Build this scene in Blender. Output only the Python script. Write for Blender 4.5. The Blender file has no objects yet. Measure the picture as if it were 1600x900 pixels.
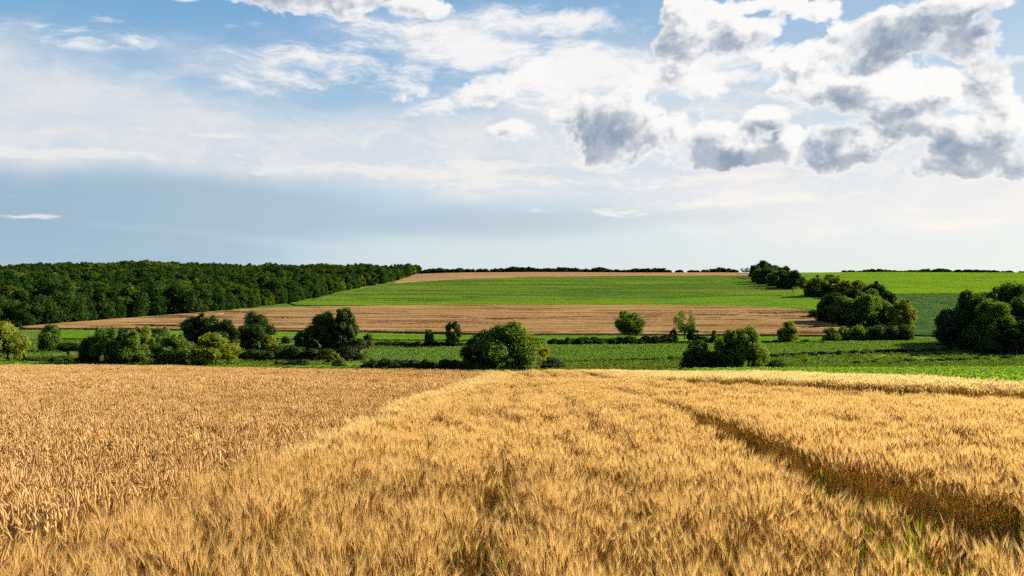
import bpy, math, random
import numpy as np
R = math.radians
rnd = random.Random(7)
C = bpy.context.scene.collection
sc = bpy.context.scene

# ------------------------------------------------------------------ camera
CZ = 2.52                      # eye height over the soil
F, CX, V0 = 1200.0, 800.0, 430.0
cam_d = bpy.data.cameras.new('camera'); cam = bpy.data.objects.new('camera', cam_d); C.objects.link(cam)
cam.location = (0, 0, CZ)
cam.rotation_euler = (R(90) - math.atan(20.0 / F), 0, 0)
cam_d.sensor_width = 36; cam_d.lens = 36 * F / 1600.0
cam_d.clip_start = 0.1; cam_d.clip_end = 9000
sc.camera = cam

# ------------------------------------------------------------------ light
SUN_EL, SUN_AZ = 25.0, 66.0     # azimuth: degrees to the right of the view direction
sd = bpy.data.lights.new('sun', 'SUN'); sun = bpy.data.objects.new('sun', sd); C.objects.link(sun)
sd.energy = 5.0; sd.angle = R(0.5); sd.color = (1.0, 0.88, 0.70)
sun.rotation_euler = (R(90 - SUN_EL), 0, R(-SUN_AZ + 180))
# a sun lamp shines along its -Z; rotate so that -Z points away from the sun's place in the sky
from mathutils import Vector
sv = Vector((math.sin(R(SUN_AZ)) * math.cos(R(SUN_EL)), math.cos(R(SUN_AZ)) * math.cos(R(SUN_EL)), math.sin(R(SUN_EL))))
sun.rotation_euler = sv.to_track_quat('Z', 'Y').to_euler()
sc.view_settings.view_transform = 'Standard'; sc.view_settings.look = 'None'
EXPOSURE = 1.1; sc.view_settings.exposure = EXPOSURE; sc.view_settings.gamma = 1.0
sc.cycles.max_bounces = 4; sc.cycles.diffuse_bounces = 3; sc.cycles.glossy_bounces = 1; sc.cycles.transparent_max_bounces = 4
sc.cycles.use_denoising = False
sc.cycles.use_adaptive_sampling = True; sc.cycles.adaptive_threshold = 0.03; sc.cycles.adaptive_min_samples = 12
SKY_STRENGTH = 0.10

# ------------------------------------------------------------------ node helper
class NT:
    def __init__(s, tree): s.t = tree; s.n = tree.nodes; s.l = tree.links
    def node(s, typ, **kw):
        n = s.n.new(typ)
        for k, v in kw.items(): setattr(n, k, v)
        return n
    def put(s, sock, v):
        if v is None: return
        if isinstance(v, bpy.types.NodeSocket): s.l.new(v, sock)
        else:
            if hasattr(sock.default_value, '__len__'):
                n = len(sock.default_value)
                if not hasattr(v, '__len__'): v = (v,) * n
                v = tuple(v) + (1.0,) * (n - len(v))
            sock.default_value = v
    def m(s, op, a, b=None, c=None, clamp=False):
        n = s.node('ShaderNodeMath', operation=op, use_clamp=clamp)
        s.put(n.inputs[0], a); s.put(n.inputs[1], b)
        if c is not None: s.put(n.inputs[2], c)
        return n.outputs[0]
    def vm(s, op, a, b=None, c=None):
        n = s.node('ShaderNodeVectorMath', operation=op)
        s.put(n.inputs[0], a)
        if b is not None: s.put(n.inputs[1], b)
        if c is not None: s.put(n.inputs[2], c)
        return n.outputs['Value' if op in ('LENGTH', 'DOT_PRODUCT', 'DISTANCE') else 'Vector']
    def ss(s, x, lo, hi, a=0.0, b=1.0, it='SMOOTHSTEP'):
        n = s.node('ShaderNodeMapRange', interpolation_type=it)
        s.put(n.inputs[0], x); s.put(n.inputs[1], lo); s.put(n.inputs[2], hi); s.put(n.inputs[3], a); s.put(n.inputs[4], b)
        return n.outputs[0]
    def mix(s, f, a, b):
        n = s.node('ShaderNodeMix', data_type='RGBA')
        s.put(n.inputs[0], f); s.put(n.inputs[6], a); s.put(n.inputs[7], b)
        return n.outputs[2]
    def noise(s, vec, scale, detail=4, rough=0.5, dist=0.0, col=False, lac=2.0, dim='3D'):
        n = s.node('ShaderNodeTexNoise', noise_dimensions=dim); s.put(n.inputs['Vector'], vec)
        s.put(n.inputs['Scale'], scale); s.put(n.inputs['Detail'], detail); s.put(n.inputs['Roughness'], rough); s.put(n.inputs['Distortion'], dist)
        s.put(n.inputs['Lacunarity'], lac)
        return n.outputs['Color' if col else 'Fac']

# ------------------------------------------------------------------ sky: Nishita air with clouds laid out by direction
def px2ah(px, py):
    a = math.atan((px - CX) / F); return a, (V0 - py) / F * math.cos(a)

#CLOUDS_BEGIN
def build_world():
    w = bpy.data.worlds.new('World'); sc.world = w; w.use_nodes = True
    w.cycles.sampling_method = 'MANUAL'; w.cycles.sample_map_resolution = 256
    t = NT(w.node_tree); t.n.clear()
    sky = t.node('ShaderNodeTexSky', sky_type='NISHITA')
    sky.sun_disc = False; sky.sun_elevation = R(SUN_EL); sky.sun_rotation = R(SUN_AZ)
    sky.air_density = 1.0; sky.dust_density = 0.6; sky.ozone_density = 1.6; sky.altitude = 200
    tc = t.node('ShaderNodeTexCoord'); sep = t.node('ShaderNodeSeparateXYZ'); t.l.new(tc.outputs['Generated'], sep.inputs[0])
    X, Y, Z = sep.outputs
    a = t.m('ARCTAN2', X, Y)
    hyp = t.m('MAXIMUM', t.m('SQRT', t.m('ADD', t.m('MULTIPLY', X, X), t.m('MULTIPLY', Y, Y))), 0.02)
    h = t.m('DIVIDE', Z, hyp)
    cp = t.node('ShaderNodeCombineXYZ'); t.l.new(a, cp.inputs[0]); t.l.new(h, cp.inputs[1]); P = cp.outputs[0]

    def warp(P, scale, amt, detail=4, stretch=(1, 1, 1), off=0.0):
        q = t.vm('MULTIPLY_ADD', P, stretch, (off, off * 1.7, off))
        nz = t.noise(q, scale, detail, 0.55, col=True, dim='2D')
        d = t.vm('SUBTRACT', nz, (0.5, 0.5, 0.5))
        return t.vm('MULTIPLY_ADD', d, (amt, amt, 0), P)

    def blobs(P, L, soft=1.0, edge=0.0):
        """largest of soft ellipses; L = [(px, py, half width, half height, strength)] in degrees-of-arc units taken from the view"""
        out = None
        for e in L:
            px, py, rw, rh = e[:4]; st = e[4] if len(e) > 4 else 1.0
            ca, ch = px2ah(px, py); k = math.cos(math.atan((px - CX) / F))
            sx, sy = F / (rw * k * k), F / (rh * k)
            v = t.vm('MULTIPLY_ADD', P, (sx, sy, 0), (-ca * sx, -ch * sy, 0))
            d = t.vm('LENGTH', v)
            b = t.ss(d, edge, soft * 1.5, st, 0.0)
            out = b if out is None else t.m('SMOOTH_MAX', out, b, 0.12)
        return out

    S = 1.0 / SKY_STRENGTH / 2 ** EXPOSURE
    def col(r, g, b): return tuple(((c / 255.0 / 12.92) if c / 255.0 <= 0.04045 else ((c / 255.0 + 0.055) / 1.055) ** 2.4) * S for c in (r, g, b))

    c = sky.outputs[0]
    # clear air: deep blue above, paler down to the horizon and towards the sun
    up = t.ss(h, 0.0, 0.40)
    air = t.mix(up, col(200, 219, 229), col(104, 163, 208))
    air = t.mix(t.ss(h, 0.36, 1.1), air, col(36, 72, 128))
    behind = t.ss(Y, 0.45, -0.25)
    air = t.mix(behind, air, t.mix(up, col(92, 122, 156), col(34, 66, 116)))
    toward = t.ss(a, -0.6, 0.75)
    air = t.mix(t.m('MULTIPLY', toward, t.m('SUBTRACT', 0.75, t.m('MULTIPLY', up, 0.5))), air, col(232, 236, 235))
    c = t.mix(0.93, c, air)

    # veil of thin high cloud, soft
    Pw = warp(P, 2.2, 0.10, 5)
    Pw = warp(Pw, 9.0, 0.018, 4, (0.5, 1.3, 1))
    veil = blobs(Pw, [(30, 185, 320, 140), (-150, 120, 350, 110), (250, 205, 330, 95, 1), (560, 232, 380, 70, 1), (900, 225, 380, 100, .95),
                      (1250, 290, 460, 85, 1.1), (1550, 300, 340, 75, 1), (850, 290, 300, 40, .8), (1000, 130, 200, 90, .8), (1100, 170, 300, 80, .75), (1350, 230, 330, 70, .8), (700, 60, 260, 60, .6), (350, 110, 260, 60, .5)])
    fil = t.noise(t.vm('MULTIPLY', warp(P, 3.0, 0.16, 5), (5.0, 17.0, 1)), 1.6, 10, 0.68, dim='2D')
    vm_ = t.ss(t.m('ADD', veil, t.m('MULTIPLY', t.m('SUBTRACT', fil, 0.5), 0.6)), 0.12, 0.90)
    vcol = t.mix(toward, col(228, 229, 232), col(242, 240, 240))
    vcol = t.mix(t.ss(fil, 0.40, 0.64), t.mix(0.5, vcol, col(200, 216, 232)), vcol)
    vcol = t.mix(t.m('MULTIPLY', t.ss(h, 0.16, 0.04), toward), vcol, col(250, 246, 241))
    c = t.mix(t.m('MULTIPLY', vm_, 0.93), c, vcol)

    # grey-blue rain band low over the left horizon
    bw = warp(P, 3.0, 0.05, 4, (0.5, 1.5, 1), 3.3)
    band = blobs(bw, [(-100, 340, 520, 75, 1), (300, 335, 500, 62, 1), (700, 352, 460, 36, .8), (950, 350, 360, 24, .5), (120, 395, 520, 45, 1)])
    bcol = t.mix(t.ss(a, -0.75, 0.25), col(150, 181, 204), col(196, 210, 220))
    bcol = t.mix(t.ss(h, 0.01, 0.06), t.mix(t.ss(a, -0.6, 0.3), col(160, 188, 208), col(214, 224, 228)), bcol)
    c = t.mix(t.m('MULTIPLY', t.ss(band, 0.1, 0.8), 0.92), c, bcol)
    # streaks of pale stratus
    stn = t.noise(t.vm('MULTIPLY', warp(P, 5.0, 0.07, 6), (9.0, 36.0, 1)), 1.0, 10, 0.68, dim='2D')
    stm = blobs(warp(P, 7.0, 0.045, 6, (0.6, 1.6, 1)), [(120, 244, 230, 15, 1.1), (620, 272, 260, 20, 1), (820, 262, 220, 16, .8), (950, 325, 200, 12, .8), (1080, 285, 240, 14, .7), (90, 243, 190, 10, 1), (330, 205, 230, 9, .75), (560, 268, 200, 13, .9), (800, 285, 330, 14, .8), (1180, 318, 260, 12, .8),
                     (40, 340, 75, 7, 1), (1500, 350, 180, 8, .9), (130, 205, 160, 8, .5), (1000, 300, 220, 10, .6), (1450, 332, 150, 6, .6), (420, 245, 160, 8, .6)])
    stt = t.ss(t.m('ADD', stm, t.m('MULTIPLY', t.m('SUBTRACT', stn, 0.5), 2.6)), 0.42, 0.92)
    c = t.mix(t.m('MULTIPLY', t.m('MULTIPLY', stt, 0.8), t.ss(stm, 0.02, 0.3)), c, t.mix(toward, col(238, 236, 234), col(254, 249, 240)))
    # ripples of cirrus above the middle
    cin = t.noise(t.vm('MULTIPLY', warp(P, 4.0, 0.10, 5, (1, 1, 1), 7.0), (9.0, 28.0, 1)), 1.0, 9, 0.66, dim='2D')
    cim = blobs(warp(P, 4.0, 0.05, 4), [(640, 60, 170, 70, .8), (760, 95, 230, 60, 1), (900, 110, 260, 70, 1), (860, 40, 200, 34, .9), (150, 35, 70, 16, .7), (560, 110, 150, 40, .8), (420, 120, 160, 50, .6), (120, 60, 140, 30, .5), (260, 75, 90, 30, .5), (700, 150, 160, 40, .8), (980, 90, 120, 40, .8), (1590, 105, 60, 12, .9),
                     (305, 8, 40, 8, .8), (380, 46, 90, 10, .4), (1120, 120, 130, 60, .9), (1280, 130, 120, 60, .9)])
    ci = t.m('MULTIPLY', t.ss(t.m('ADD', t.m('MULTIPLY', cim, 0.75), t.m('MULTIPLY', t.m('SUBTRACT', cin, 0.5), 2.0)), 0.22, 0.80), t.ss(cim, 0.0, 0.35))
    c = t.mix(t.m('MULTIPLY', ci, 0.92), c, col(250, 248, 247))

    # cumulus
    CUM = [(430, -8, 95, 26), (540, -6, 100, 34), (650, 5, 60, 22), (636, 150, 42, 17, .85),
           (1070, 8, 42, 28, .95), (1130, 12, 38, 20, .9), (1200, 0, 46, 16, .9), (1280, 12, 44, 26, 1), (1232, 5, 40, 18, .9),
           (1085, 62, 62, 36), (1165, 52, 62, 34), (1180, 78, 40, 18, .8),
           (1260, 90, 70, 34, .9), (1330, 45, 60, 34, .7), (1400, 60, 105, 60, 1.1), (1480, 20, 90, 50, 1.1), (1520, 70, 62, 50, 1), (1555, 40, 30, 16, .8), (1540, 130, 60, 62, 1.1),
           (1440, 150, 120, 62, 1), (1350, 150, 100, 42, 1), (1290, 140, 80, 40, .95), (1560, 200, 56, 60, 1), (1500, 230, 110, 48, 1.05), (1400, 215, 110, 48, 1),
           (1320, 235, 90, 42, 1), (1590, 250, 60, 34, 1), (1480, 262, 70, 22, .9),
           (1195, 200, 46, 26, .95), (1130, 232, 96, 36, 1.05), (1170, 245, 60, 24, 1), (1230, 235, 50, 26, .8),
           (960, 190, 110, 58, 1.05), (900, 180, 80, 40, .95), (1020, 215, 62, 34, .95), (990, 140, 52, 40, .9), (840, 130, 70, 46, .7), (820, 210, 60, 30, .65),
           (1095, 150, 60, 42, .85), (1060, 120, 50, 40, .7), (760, 150, 60, 26, .6)]
    DARK = [(445, -4, 80, 13, .65), (560, 0, 90, 16, .7), (1085, 74, 46, 15, .8), (1150, 58, 34, 15, .8),
            (1420, 60, 92, 34, 1.2), (1370, 88, 60, 20, 1), (1480, 42, 55, 26, 1), (1540, 120, 34, 36, 1), (1545, 170, 26, 30, .8), (1500, 225, 55, 36, .95), (1420, 200, 60, 26, .85), (1560, 230, 42, 34, 1.1),
            (1360, 255, 70, 18, 1.1), (1310, 215, 42, 30, .95), (1300, 152, 50, 16, .75), (1250, 130, 30, 20, .35), (1480, 268, 60, 14, 1), (1585, 255, 30, 26, 1),
            (1200, 196, 32, 17, 1.2), (1130, 245, 62, 16, 1.15), (1110, 225, 44, 22, .8), (935, 205, 72, 32, 1.2), (900, 178, 46, 22, .8), (980, 165, 30, 34, .5), (1000, 215, 46, 20, .6), (1062, 122, 22, 20, .35), (1100, 160, 28, 14, .45)]
    grp = bpy.data.node_groups.new('cumulus', 'ShaderNodeTree')
    grp.interface.new_socket('P', in_out='INPUT', socket_type='NodeSocketVector')
    grp.interface.new_socket('D', in_out='OUTPUT', socket_type='NodeSocketFloat')
    outer = t; t = NT(grp)
    gi = t.node('NodeGroupInput'); go = t.node('NodeGroupOutput')
    Pg = gi.outputs[0]
    Q = warp(Pg, 6.0, 0.055, 5)
    Q = warp(Q, 22.0, 0.020, 3, (1, 1, 1), 5.0)
    b = blobs(Q, CUM, 1.05, 0.0)
    fb = t.noise(Pg, 11.0, 10, 0.60, dim='2D')
    def vor(sc_, off):
        vo = t.node('ShaderNodeTexVoronoi', feature='F1', voronoi_dimensions='2D'); t.put(vo.inputs['Vector'], t.vm('ADD', t.vm('MULTIPLY', Q, (1, 1.25, 1)), (off, off, 0))); t.put(vo.inputs['Scale'], sc_)
        return t.m('SUBTRACT', 0.45, vo.outputs['Distance'])
    bil = t.m('ADD', t.m('MULTIPLY', vor(22.0, 0.0), 0.55), t.m('ADD', t.m('MULTIPLY', vor(55.0, 3.0), 0.30), t.m('MULTIPLY', vor(130.0, 7.0), 0.16)))
    d = t.m('ADD', b, t.m('ADD', t.m('MULTIPLY', t.m('SUBTRACT', fb, 0.5), 1.5), bil))
    d = t.m('MULTIPLY', d, t.ss(b, 0.02, 0.30)); t.l.new(d, go.inputs[0])
    t = outer
    def D(P):
        g = t.node('ShaderNodeGroup'); g.node_tree = grp; t.put(g.inputs[0], P); return g.outputs[0]
    d0 = D(P); d1 = D(t.vm('ADD', P, (0.009, 0.009, 0)))
    rel = t.m('SUBTRACT', d1, d0)
    alpha = t.ss(d0, 0.26, 0.60)
    dk = blobs(warp(warp(P, 5.0, 0.060, 5, (1, 1, 1), 2.0), 20.0, 0.022, 4), [(x_, y_, w_ * 1.25, h_ * 1.25) + tuple(r_) for (x_, y_, w_, h_, *r_) in DARK], 1.45)
    dn = t.noise(P, 12.0, 9, 0.62, dim='2D')
    dn2 = t.noise(P, 30.0, 6, 0.6, dim='2D')
    body = t.m('ADD', dk, t.m('ADD', t.m('MULTIPLY', t.m('SUBTRACT', dn, 0.5), 1.7), t.m('ADD', t.m('MULTIPLY', rel, 0.75), t.m('MULTIPLY', t.m('SUBTRACT', dn2, 0.5), 0.5))))
    inner = t.ss(d0, 0.34, 0.82)
    deep = t.m('MULTIPLY', t.ss(body, 0.12, 1.15), inner)
    soft = t.m('MULTIPLY', t.ss(t.m('ADD', t.m('MULTIPLY', rel, 1.3), t.m('ADD', t.m('MULTIPLY', t.m('SUBTRACT', dn, 0.5), 1.5), t.m('MULTIPLY', dk, 0.5))), 0.0, 0.75), t.ss(d0, 0.38, 0.8))
    white = t.mix(toward, col(248, 246, 246), col(255, 254, 251))
    gcol = t.mix(t.ss(dn2, 0.36, 0.64), col(140, 158, 179), col(178, 188, 200))
    cc = t.mix(t.m('MULTIPLY', soft, 0.85), white, col(204, 208, 215))
    cc = t.mix(t.m('MULTIPLY', deep, 0.97), cc, gcol)
    alpha = t.m('MULTIPLY', alpha, 0.97)
    c = t.mix(alpha, c, cc)

    bg = t.node('ShaderNodeBackground'); t.put(bg.inputs['Color'], c); bg.inputs['Strength'].default_value = SKY_STRENGTH
    out = t.node('ShaderNodeOutputWorld'); t.l.new(bg.outputs[0], out.inputs[0])
build_world()
#CLOUDS_END

# ------------------------------------------------------------------ terrain function
KY = np.array([-400, -60, 0, 40, 80, 120, 158, 185, 240, 290, 340, 400, 480, 620, 760, 900, 1000, 1100, 1170, 1400, 2200, 5000], float)
KZ = np.array([8, 4.5, 0, -4.32, -8.64, -12.96, -17.0, -18.95, -19.35, -19.6, -19.1, -18.0, -16.6, -11.2, -5.3, 0.6, 3.9, 5.9, 6.1, 1, -30, -160], float)
_d = np.gradient(KZ, KY)
_s = np.diff(KZ) / np.diff(KY)
for i in range(1, len(KY) - 1):
    _d[i] = 0.5 * (_s[i - 1] + _s[i])
def base(Y):
    Y = np.asarray(Y, float); i = np.clip(np.searchsorted(KY, Y) - 1, 0, len(KY) - 2)
    h = KY[i + 1] - KY[i]; u = np.clip((Y - KY[i]) / h, 0, 1)
    return ((2*u**3 - 3*u**2 + 1) * KZ[i] + (u**3 - 2*u**2 + u) * h * _d[i] + (-2*u**3 + 3*u**2) * KZ[i + 1] + (u**3 - u**2) * h * _d[i + 1])
def sst(x, a, b):
    u = np.clip((np.asarray(x, float) - a) / (b - a), 0, 1); return u * u * (3 - 2 * u)
T2 = np.array([(25, 14), (22.5, 22), (20, 29), (17.6, 36), (14.2, 44), (11.2, 52), (9.2, 60), (8.0, 75), (7.0, 90), (6.3, 106)], float)  # far tramline
def x_t2(Y): return np.interp(Y, T2[:, 1], T2[:, 0])
def G(X, Y):
    X = np.asarray(X, float); Y = np.asarray(Y, float)
    z = base(Y)
    near = 1 - sst(Y, 120, 175)
    z = z + near * 0.0075 * np.maximum(-X, 0) * sst(Y, 5, 60)
    z = z - 0.38 * np.exp(-((Y - 70) / 13.0) ** 2) * (1 - sst(X, 12, 30))
    z = z + 0.22 * sst(X - x_t2(Y), 1.6, 3.2) * sst(Y, 10, 26) * (1 - sst(Y, 70, 100)) * (1 - sst(X, 27, 34))
    far = sst(Y, 300, 520)
    z = z + far * (1.6 * np.sin(X / 83.0 + 1.1) * np.sin(Y / 140.0 + 0.4) + 0.8 * np.sin(X / 37.0) * np.sin(Y / 55.0)) * (1 - 0.75 * sst(X, -350, -250) * (1 - sst(X, 500, 700)))
    # wooded hill on the left: a low spur in front, a fold behind it
    lw = sst(-X / np.maximum(Y, 60), 0.30, 0.62)
    z = z + lw * (4.0 * np.exp(-((Y - 440) / 50.0) ** 2) + 9.0 * np.exp(-((Y - 470) / 60.0) ** 2) * sst(-X / np.maximum(Y, 60), .54, .68) - 15.0 * np.exp(-((Y - 600) / 75.0) ** 2)) + sst(-X / np.maximum(Y, 60), 0.05, 0.2) * sst(Y, 780, 980) * (-2.2 + 1.5 * np.sin(X / 95.0) + 1.0 * np.sin(X / 41.0 + 1))
    z = z - 10.0 * sst(np.abs(X), 900, 2500) * sst(Y, 800, 1200)
    z = z + 0.10 * np.sin(X / 7.0 + Y / 11.0) * near * sst(Y, 15, 40)
    return z
YS = np.concatenate([np.arange(3, 200, 0.5), np.arange(200, 1500, 1.5)])
def unproj(px, v, ymin=3.0, h=0.0, ymax=1500):
    """the ground point (plus crop height h) that the view direction of photo pixel (px, v) meets beyond ymin"""
    ys = YS[(YS >= ymin) & (YS <= ymax)]
    xs = (px - CX) / F * ys
    g = G(xs, ys) + h; ray = CZ - (v - V0) / F * ys
    below = ray <= g
    if not below.any(): k = int(np.argmin(ray - g))
    else: k = int(np.argmax(below))
    return float(xs[k]), float(ys[k])

# ------------------------------------------------------------------ mesh helpers
def mesh_np(name, V, Fq, mats=None, mat_idx=None, smooth=False):
    """V (n,3), Fq (m,k) all faces with k corners"""
    me = bpy.data.meshes.new(name); V = np.asarray(V, np.float32); Fq = np.asarray(Fq, np.int32)
    k = Fq.shape[1]
    me.vertices.add(len(V)); me.vertices.foreach_set('co', V.ravel())
    me.loops.add(Fq.size); me.loops.foreach_set('vertex_index', Fq.ravel())
    me.polygons.add(len(Fq)); me.polygons.foreach_set('loop_start', np.arange(len(Fq), dtype=np.int32) * k)
    me.polygons.foreach_set('loop_total', np.full(len(Fq), k, np.int32))
    if mats:
        for m_ in mats: me.materials.append(m_)
    if mat_idx is not None: me.polygons.foreach_set('material_index', np.asarray(mat_idx, np.int32))
    if smooth: me.polygons.foreach_set('use_smooth', np.ones(len(Fq), bool))
    me.update(calc_edges=True); return me
def obj(name, me, parent=None, loc=(0, 0, 0)):
    o = bpy.data.objects.new(name, me); C.objects.link(o); o.location = loc
    if parent is not None: o.parent = parent
    return o
def tag(o, label=None, cat=None, group=None, kind=None):
    if label: o['label'] = label
    if cat: o['category'] = cat
    if group: o['group'] = group
    if kind: o['kind'] = kind
    return o
def grid_faces(nx, ny):
    i = np.arange(nx - 1)[:, None]; j = np.arange(ny - 1)[None, :]
    a = (i * ny + j).ravel(); return np.stack([a, a + ny, a + ny + 1, a + 1], 1)

# ------------------------------------------------------------------ materials
def new_mat(name):
    m = bpy.data.materials.new(name); m.use_nodes = True; t = NT(m.node_tree); t.n.clear()
    return m, t
def leafy(name, c1, c2, trans=0.4, tcol=None, gloss=0.0, patch=None, vary=0.35, rough=0.5):
    """thin plant matter: light is partly reflected, partly let through; hue varies from plant to plant"""
    m, t = new_mat(name)
    oi = t.node('ShaderNodeObjectInfo'); g = t.node('ShaderNodeNewGeometry')
    r = t.m('ADD', t.m('MULTIPLY', oi.outputs['Random'], 0.6), t.m('MULTIPLY', g.outputs['Random Per Island'], 0.4))
    c = t.mix(r, c1, c2)
    if patch:
        n1 = t.noise(g.outputs['Position'], patch[0], 4, 0.6)
        c = t.mix(t.ss(n1, patch[1], patch[2], 0, patch[4] if len(patch) > 4 else 0.8), c, patch[3])
    v = t.ss(g.outputs['Random Per Island'], 0, 1, 1 - vary, 1 + vary, 'LINEAR')
    c = t.vm('SCALE', c); t.n[-1].inputs['Scale'].default_value = 1; t.l.new(v, t.n[-1].inputs['Scale'])
    d = t.node('ShaderNodeBsdfDiffuse'); t.put(d.inputs[0], c)
    tr = t.node('ShaderNodeBsdfTranslucent')
    tc_ = t.vm('MULTIPLY', c, tcol or (1.2, 1.1, 0.7)); t.put(tr.inputs[0], tc_)
    mx = t.node('ShaderNodeMixShader'); mx.inputs[0].default_value = trans; t.l.new(d.outputs[0], mx.inputs[1]); t.l.new(tr.outputs[0], mx.inputs[2])
    sh = mx.outputs[0]
    if gloss > 0:
        gl = t.node('ShaderNodeBsdfGlossy'); gl.inputs['Roughness'].default_value = rough; gl.inputs['Color'].default_value = (1, 1, 1, 1)
        m2 = t.node('ShaderNodeMixShader'); m2.inputs[0].default_value = gloss; t.l.new(sh, m2.inputs[1]); t.l.new(gl.outputs[0], m2.inputs[2]); sh = m2.outputs[0]
    o = t.node('ShaderNodeOutputMaterial'); t.l.new(sh, o.inputs[0]); return m
def ground(name, cols, scales, stretch=(1, 1, 1), bump=0.3, bscale=3.0, bdist=0.1, fine=0.5, rotz=0.0, rows=None):
    """cols: base + (colour, noise scale, lo, hi) layers"""
    m, t = new_mat(name)
    g = t.node('ShaderNodeNewGeometry'); P = g.outputs['Position']
    mp = t.node('ShaderNodeMapping'); t.l.new(P, mp.inputs[0]); mp.inputs['Rotation'].default_value = (0, 0, rotz); mp.inputs['Scale'].default_value = stretch
    Q = mp.outputs[0]
    c = cols[0]
    for (cc, s_, lo, hi) in cols[1:]:
        c = t.mix(t.ss(t.noise(Q, s_, 6, 0.6), lo, hi), c, cc)
    fn = t.noise(Q, scales, 6, 0.7)
    k = t.ss(fn, 0.25, 0.75, 1 - fine, 1 + fine, 'LINEAR')
    c = t.vm('SCALE', c); t.l.new(k, t.n[-1].inputs['Scale'])
    hgt = t.noise(Q, bscale, 5, 0.65)
    b = t.node('ShaderNodeBump'); b.inputs['Strength'].default_value = bump; b.inputs['Distance'].default_value = bdist; t.l.new(hgt, b.inputs['Height'])
    d = t.node('ShaderNodeBsdfDiffuse'); t.put(d.inputs[0], c); t.l.new(b.outputs[0], d.inputs['Normal'])
    o = t.node('ShaderNodeOutputMaterial'); t.l.new(d.outputs[0], o.inputs[0]); return m

M = {}
M['meadow'] = ground('meadow_grass', [(0.095, 0.17, 0.030), ((0.17, 0.20, 0.05), 0.035, 0.48, 0.62), ((0.06, 0.13, 0.02), 0.11, 0.5, 0.65)], 1.6, bump=0.8, bscale=1.4, bdist=0.6, fine=0.35)
M['soil'] = ground('soil', [(0.10, 0.065, 0.035), ((0.16, 0.10, 0.05), 0.8, 0.4, 0.6)], 9.0, bump=0.6, bscale=8, bdist=0.05)
M['brown'] = ground('ripe_grain', [(0.27, 0.160, 0.064), ((0.37, 0.235, 0.105), 0.9, 0.42, 0.62), ((0.15, 0.082, 0.034), 0.5, 0.55, 0.63)], 6.0, stretch=(0.03, 0.25, 0.3), bump=0.5, bscale=5, bdist=0.3, fine=0.3)
M['stubble'] = ground('pale_stubble', [(0.34, 0.22, 0.11), ((0.25, 0.145, 0.07), 0.5, 0.45, 0.65)], 5.0, stretch=(0.02, 0.15, 0.2), bump=0.3, bscale=5, bdist=0.3, fine=0.2)
M['green_hill'] = ground('young_crop', [(0.070, 0.135, 0.018), ((0.13, 0.195, 0.020), 0.10, 0.42, 0.60), ((0.030, 0.078, 0.020), 0.30, 0.53, 0.66)], 7.0, stretch=(0.06, 0.35, 0.4), bump=0.6, bscale=10, bdist=0.4, fine=0.28, rotz=0.08)
M['green_bright'] = ground('bright_crop', [(0.115, 0.22, 0.016), ((0.08, 0.17, 0.016), 0.3, 0.42, 0.62)], 7.0, stretch=(0.08, 0.3, 0.4), bump=0.5, bscale=10, bdist=0.4, fine=0.22)
M['green_right'] = ground('lush_crop', [(0.14, 0.25, 0.014), ((0.10, 0.195, 0.016), 0.12, 0.42, 0.62)], 5.0, stretch=(0.1, 0.25, 0.3), bump=0.6, bscale=8, bdist=0.5, fine=0.25)
M['green_dull'] = ground('bluish_crop', [(0.065, 0.125, 0.028), ((0.035, 0.085, 0.024), 0.3, 0.42, 0.62)], 2.0, stretch=(0.4, 0.25, 0.3), bump=0.9, bscale=2.0, bdist=1.0, fine=0.35, rotz=-0.5)
M['soy'] = ground('bean_soil', [(0.035, 0.07, 0.02), ((0.05, 0.10, 0.03), 0.1, 0.4, 0.6)], 2.0, bump=0.5, bscale=2, bdist=0.3)
M['olive'] = ground('dry_grass', [(0.17, 0.14, 0.05), ((0.11, 0.12, 0.04), 0.2, 0.4, 0.6)], 1.5, bump=0.6, bscale=1.6, bdist=0.4)
M['track'] = ground('dirt_track', [(0.20, 0.17, 0.09), ((0.12, 0.13, 0.05), 0.3, 0.4, 0.6)], 2.5, bump=0.4, bscale=3, bdist=0.2)
M['bark'] = ground('bark', [(0.07, 0.05, 0.035)], 6.0, bump=0.6, bscale=7, bdist=0.05)

# barley and rye
M['ear'] = leafy('barley_ear', (0.34, 0.205, 0.055), (0.60, 0.40, 0.13), 0.25, (1.3, 1.0, 0.5), 0.0, patch=(0.35, 0.45, 0.65, (0.58, 0.37, 0.14), .6), vary=.15)
M['awn'] = leafy('barley_awn', (0.77, 0.52, 0.20), (0.91, 0.68, 0.32), 0.5, (1.1, 1.05, 0.8), 0.0, patch=(0.35, 0.45, 0.65, (0.82, 0.58, 0.27), .6), vary=.12)
M['straw'] = leafy('barley_straw', (0.34, 0.205, 0.045), (0.52, 0.34, 0.09), 0.22, (1.3, 1.05, 0.4), 0.0, vary=.16)
M['ear_y'] = leafy('yellow_barley_ear', (0.62, 0.43, 0.14), (0.76, 0.57, 0.23), 0.35, (1.2, 1.05, 0.6), 0.0, vary=.16)
M['awn_y'] = leafy('yellow_barley_awn', (0.88, 0.68, 0.32), (0.95, 0.80, 0.46), 0.5, (1.08, 1.05, 0.8), 0.0, vary=.16)
M['ear_r'] = leafy('wheat_ear', (0.44, 0.27, 0.08), (0.84, 0.61, 0.29), 0.3, (1.2, 1.0, 0.5), 0.0, vary=.16)
M['awn_r'] = leafy('wheat_awn', (0.74, 0.50, 0.22), (0.90, 0.68, 0.36), 0.45, (1.1, 1.0, 0.7), 0.0, vary=.16)
M['straw_r'] = leafy('wheat_straw', (0.50, 0.33, 0.09), (0.72, 0.50, 0.17), 0.28, (1.2, 1.0, 0.5), 0.0, vary=.16)
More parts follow.
